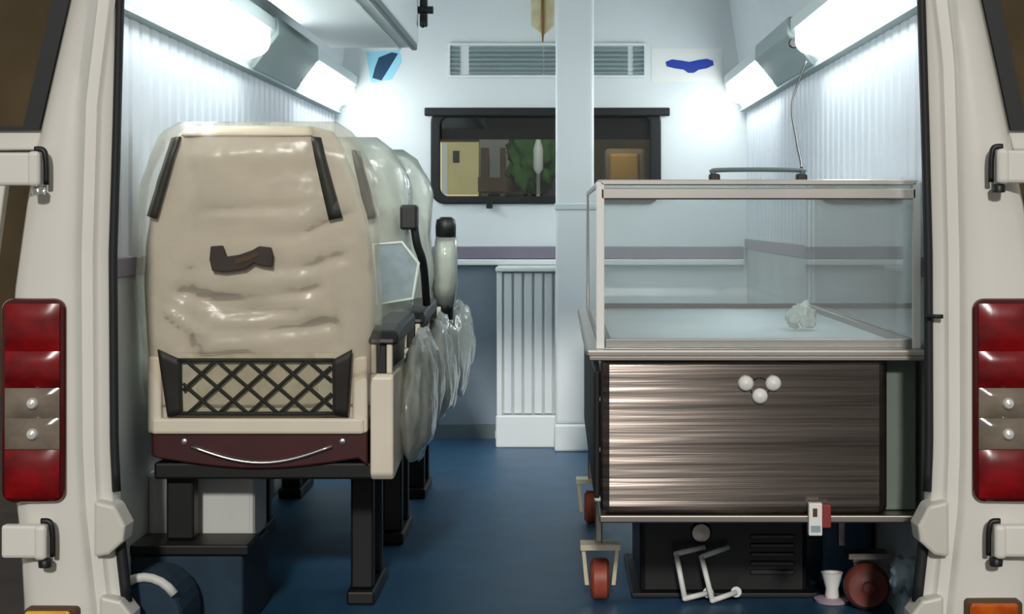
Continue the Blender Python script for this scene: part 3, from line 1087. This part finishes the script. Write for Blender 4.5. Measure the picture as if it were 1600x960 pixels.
# glass lid
gx0_, gx1_ = X(938, KY0), X(1432, KY0)
gz0_, gz1_ = cz1 + .016, Z(288, KY0)
lid = box('lid_top_rail', gx0_, gx1_, KY0 - .004, KY0 + .012, Z(312, KY0), Z(294, KY0), 'alu', ck, .003)
th = .006
for nm, b in (('front_pane', (gx0_, gx1_, KY0, KY0 + th, gz0_, gz1_)), ('rear_pane', (gx0_, gx1_, KY1 - th, KY1, gz0_, gz1_)),
              ('aisle_pane', (gx0_, gx0_ + th, KY0 + th, KY1 - th, gz0_, gz1_)), ('wall_pane', (gx1_ - th, gx1_, KY0 + th, KY1 - th, gz0_, gz1_)),
              ('top_pane', (gx0_, gx1_, KY0, KY1, gz1_, gz1_ + th))):
    box(nm, *b, 'lidglass', lid)
for (a, y_) in ((gx0_, KY0), (gx1_, KY0), (gx0_, KY1), (gx1_, KY1)):
    bw = .008 if y_ == KY0 else .004
    box('corner_bead', a - bw, a + bw, y_ - .004, y_ + .006, gz0_, gz1_ + .004, 'white' if y_ == KY0 else 'alu', lid, .002)
for y_ in (KY0, KY1):
    box('top_bead', gx0_, gx1_, y_ - .004, y_ + .004, gz1_ - .002, gz1_ + .009, 'alu', lid, .002)
for a in (gx0_, gx1_):
    box('side_bead', a - .004, a + .004, KY0, KY1, gz1_ - .002, gz1_ + .009, 'alu', lid, .002)
    box('low_bead', a - .004, a + .004, KY0, KY1, gz0_, gz0_ + .008, 'alu_d', lid, .002)
box('rear_low_bead', gx0_, gx1_, KY1 - .012, KY1 - .006, gz0_, gz0_ + .012, 'alu_d', lid, .002)
# handle on the lid
hy = KY0 + .05
hs_ = S(hy)
h0, h1, ht = X(1116, hy), X(1252, hy), Z(266, hy)
hd = tube('lid_handle', smoothpath([(h0, hy, gz1_ + .012), (h0, hy, ht - .008), (h0 + .008, hy, ht), (h1 - .008, hy, ht), (h1, hy, ht - .008), (h1, hy, gz1_ + .012)], 5), .0048, 'dtrim', ck)
for a in (h0, h1):
    box('handle_foot', a - .011, a + .011, hy - .012, hy + .012, gz1_ + .006, gz1_ + .022, 'black', hd, .004)
# trolley under it
for a in (kx0 + .006, kx1 - .02):
    for yy in (KY0 + .44, KY1 - .10):
        box('leg', a - .007, a + .009, yy, yy + .02, .12, cz0 - .012, 'alu_d', ck, .003)
for yy in (KY0 + .43, KY1 - .11):
    box('cross_member', kx0, kx1, yy, yy + .035, cz0 - .04, cz0 - .012, 'dark', ck, .003)


def caster(cx_, cy_, wm, fm, r_=.046, face=False):
    if face:
        lathe('caster_wheel', [(.010, -.016), (.014, -.021), (.022, -.016), (r_ - .008, -.018), (r_, -.010), (r_, .010), (r_ - .008, .016), (.012, .016)], (cx_, cy_, r_ + .001), wm, ck, axis='y', n=28)
        parts = [prism_vf([(cx_ - .03, .12), (cx_ + .03, .12), (cx_ + .012, .04), (cx_ - .012, .04)], 'y', cy_ + .022, cy_ + .027)]
    else:
        lathe('caster_wheel', [(.012, -.021), (r_ - .010, -.021), (r_, -.014), (r_, .014), (r_ - .010, .021), (.012, .021)], (cx_, cy_, r_ + .001), wm, ck, axis='x', n=28)
        parts = []
        for q in (-1, 1):
            parts.append(prism_vf([(cx_ + q * .025, .036), (cx_ + q * .034, .036), (cx_ + q * .042, .12), (cx_ + q * .034, .12)], 'y', cy_ - .018, cy_ + .018))
    parts.append(box_vf(cx_ - .044, cx_ + .044, cy_ - .03, cy_ + .03, .115, .127))
    V, FF = join(parts)
    mesh('caster_fork', V, FF, fm, ck)


caster(kx0 + .010, KY0 + .45, 'redrub', 'fork')
caster(kx1 + .02, KY0 + .35, 'maroonrub', 'alu_d', .05, True)
caster(kx0 + .010, KY1 - .09, 'redrub', 'fork')
caster(kx1 - .02, KY1 - .09, 'maroonrub', 'alu_d')

# things under and in the casket
cp = thing('compressor_box', (.36, .6, 0), 'dark compressor box on the floor under the steel casket', 'compressor')
q0, q1 = X(1000, .68), X(1262, .68)
box('case', q0, q1, .68, 1.1, 0.004, .185, 'dark', cp, .012)
box('base_plate', q0 - .02, q1 + .02, .66, 1.12, 0, .012, 'dark', cp, .003)
lathe('gauge', [(.0, -.014), (.02, -.012), (.024, -.004), (.024, .0)], (X(1095, .68), .68, Z(832, .68)), 'alu_d', cp, axis='y', n=20)
for k in range(5):
    box('vent_slat', q1 - .13, q1 - .03, .674, .68, .05 + .02 * k, .06 + .02 * k, 'black', cp, .002)

yb1 = .60
for i, (pts, lab) in enumerate((([(1104, 862), (1058, 870), (1070, 936), (1108, 930)], 'white bent rod bracket before the compressor, nearer the aisle'),
                                ([(1142, 862), (1098, 875), (1113, 939), (1152, 929)], 'white bent rod bracket before the compressor, nearer the carton'))):
    rt = thing('rod_bracket', (X(pts[2][0], yb1), yb1, Z(pts[2][1], yb1)), lab, 'bracket', 'bent white brackets')
    ys = [yb1 + .05, yb1 + .03, yb1, yb1 + .02]
    P = [(X(a, yb1), yy, Z(b, yb1)) for (a, b), yy in zip(pts, ys)]
    V, FF = join([tube_vf([P[j], P[j + 1]], .0062, 8) for j in range(3)] + [lathe_vf([(.001, -.006), (.0062, -.003), (.0062, .003), (.001, .006)], p, 'z', 8) for p in P[1:3]])
    mesh('rod', V, FF, 'white', rt, smooth=True)
    lathe('rod_foot', [(.012, 0), (.012, .004), (.006, .008)], (P[3][0], yb1 + .022, P[3][2]), 'white', rt, axis='y', n=12)

ty = .175
ct = thing('hanging_carton', (X(1280, ty), ty, Z(840, ty)), 'small white and red carton hung on the bottom rim of the steel casket', 'carton')
box('carton_body', X(1264, ty), X(1285, ty), ty, .1935, Z(838, ty), Z(787, ty), 'white', ct, .002)
box('red_side', X(1285, ty), X(1299, ty), ty + .002, .1935, Z(826, ty), Z(790, ty), 'redbox', ct, .002)
box('print_block', X(1270, ty), X(1277, ty), ty - .0015, ty, Z(808, ty), Z(795, ty), 'ybrown', ct)
box('lower_print', X(1267, ty), X(1282, ty), ty - .0015, ty, Z(832, ty), Z(822, ty), 'bluegrey', ct)

fy = .62
cu = thing('white_fitting', (X(1300, fy), fy, 0), 'small white pot on a pale round dish on the floor', 'pot')
lathe('dish', [(.0, 0), (.036, 0), (.040, .008), (.030, .010)], (X(1300, fy), fy, .001), 'pinkb', cu, n=24)
lathe('pot', [(.014, 0), (.016, .004), (.014, .02), (.022, .05), (.024, .056), (.018, .056), (.012, .02), (.0, .018)], (X(1300, fy), fy, .011), 'white', cu, n=20)

yk = .26
ca = thing('grey_cloth', (X(1412, yk), yk, .1), 'crumpled blue grey cloth tucked by the brick red wheel', 'cloth')
crumple('cloth_bundle', (X(1414, yk), yk, .135), (.03, .03, .038), 'bluegrey', ca, 7, .5, 3, 6)
crumple('cloth_tail', (X(1420, yk), yk + .01, .06), (.022, .022, .065), 'bluegrey', ca, 3, .4, 3, 6)

bgp = thing('clear_plastic_bag', (X(1250, .7), .7, cz1 + .02), 'crumpled clear plastic bag lying inside the glass lid', 'bag')
crumple('bag', (X(1252, .7), .7, cz1 + .052), (.032, .035, .030), 'wrap', bgp, 11, .4, 4, 4)

# cable from the lamp to the lid handle
yc0 = 1.4
cab = thing('black_cable', (XR - .04, yc0, 1.25), 'thin black cable hanging from the wall lamp to the lid handle', 'cable')
tube('cable_run', smoothpath([(XR - .075, 1.40, 1.272), (X(1238, 1.3), 1.3, Z(160, 1.3)), (X(1244, .9), .9, Z(215, .9)), (X(1252, .5), .5, Z(255, .5)), (h1, hy, ht + .004)], 8), .0032, 'black', cab, 6)
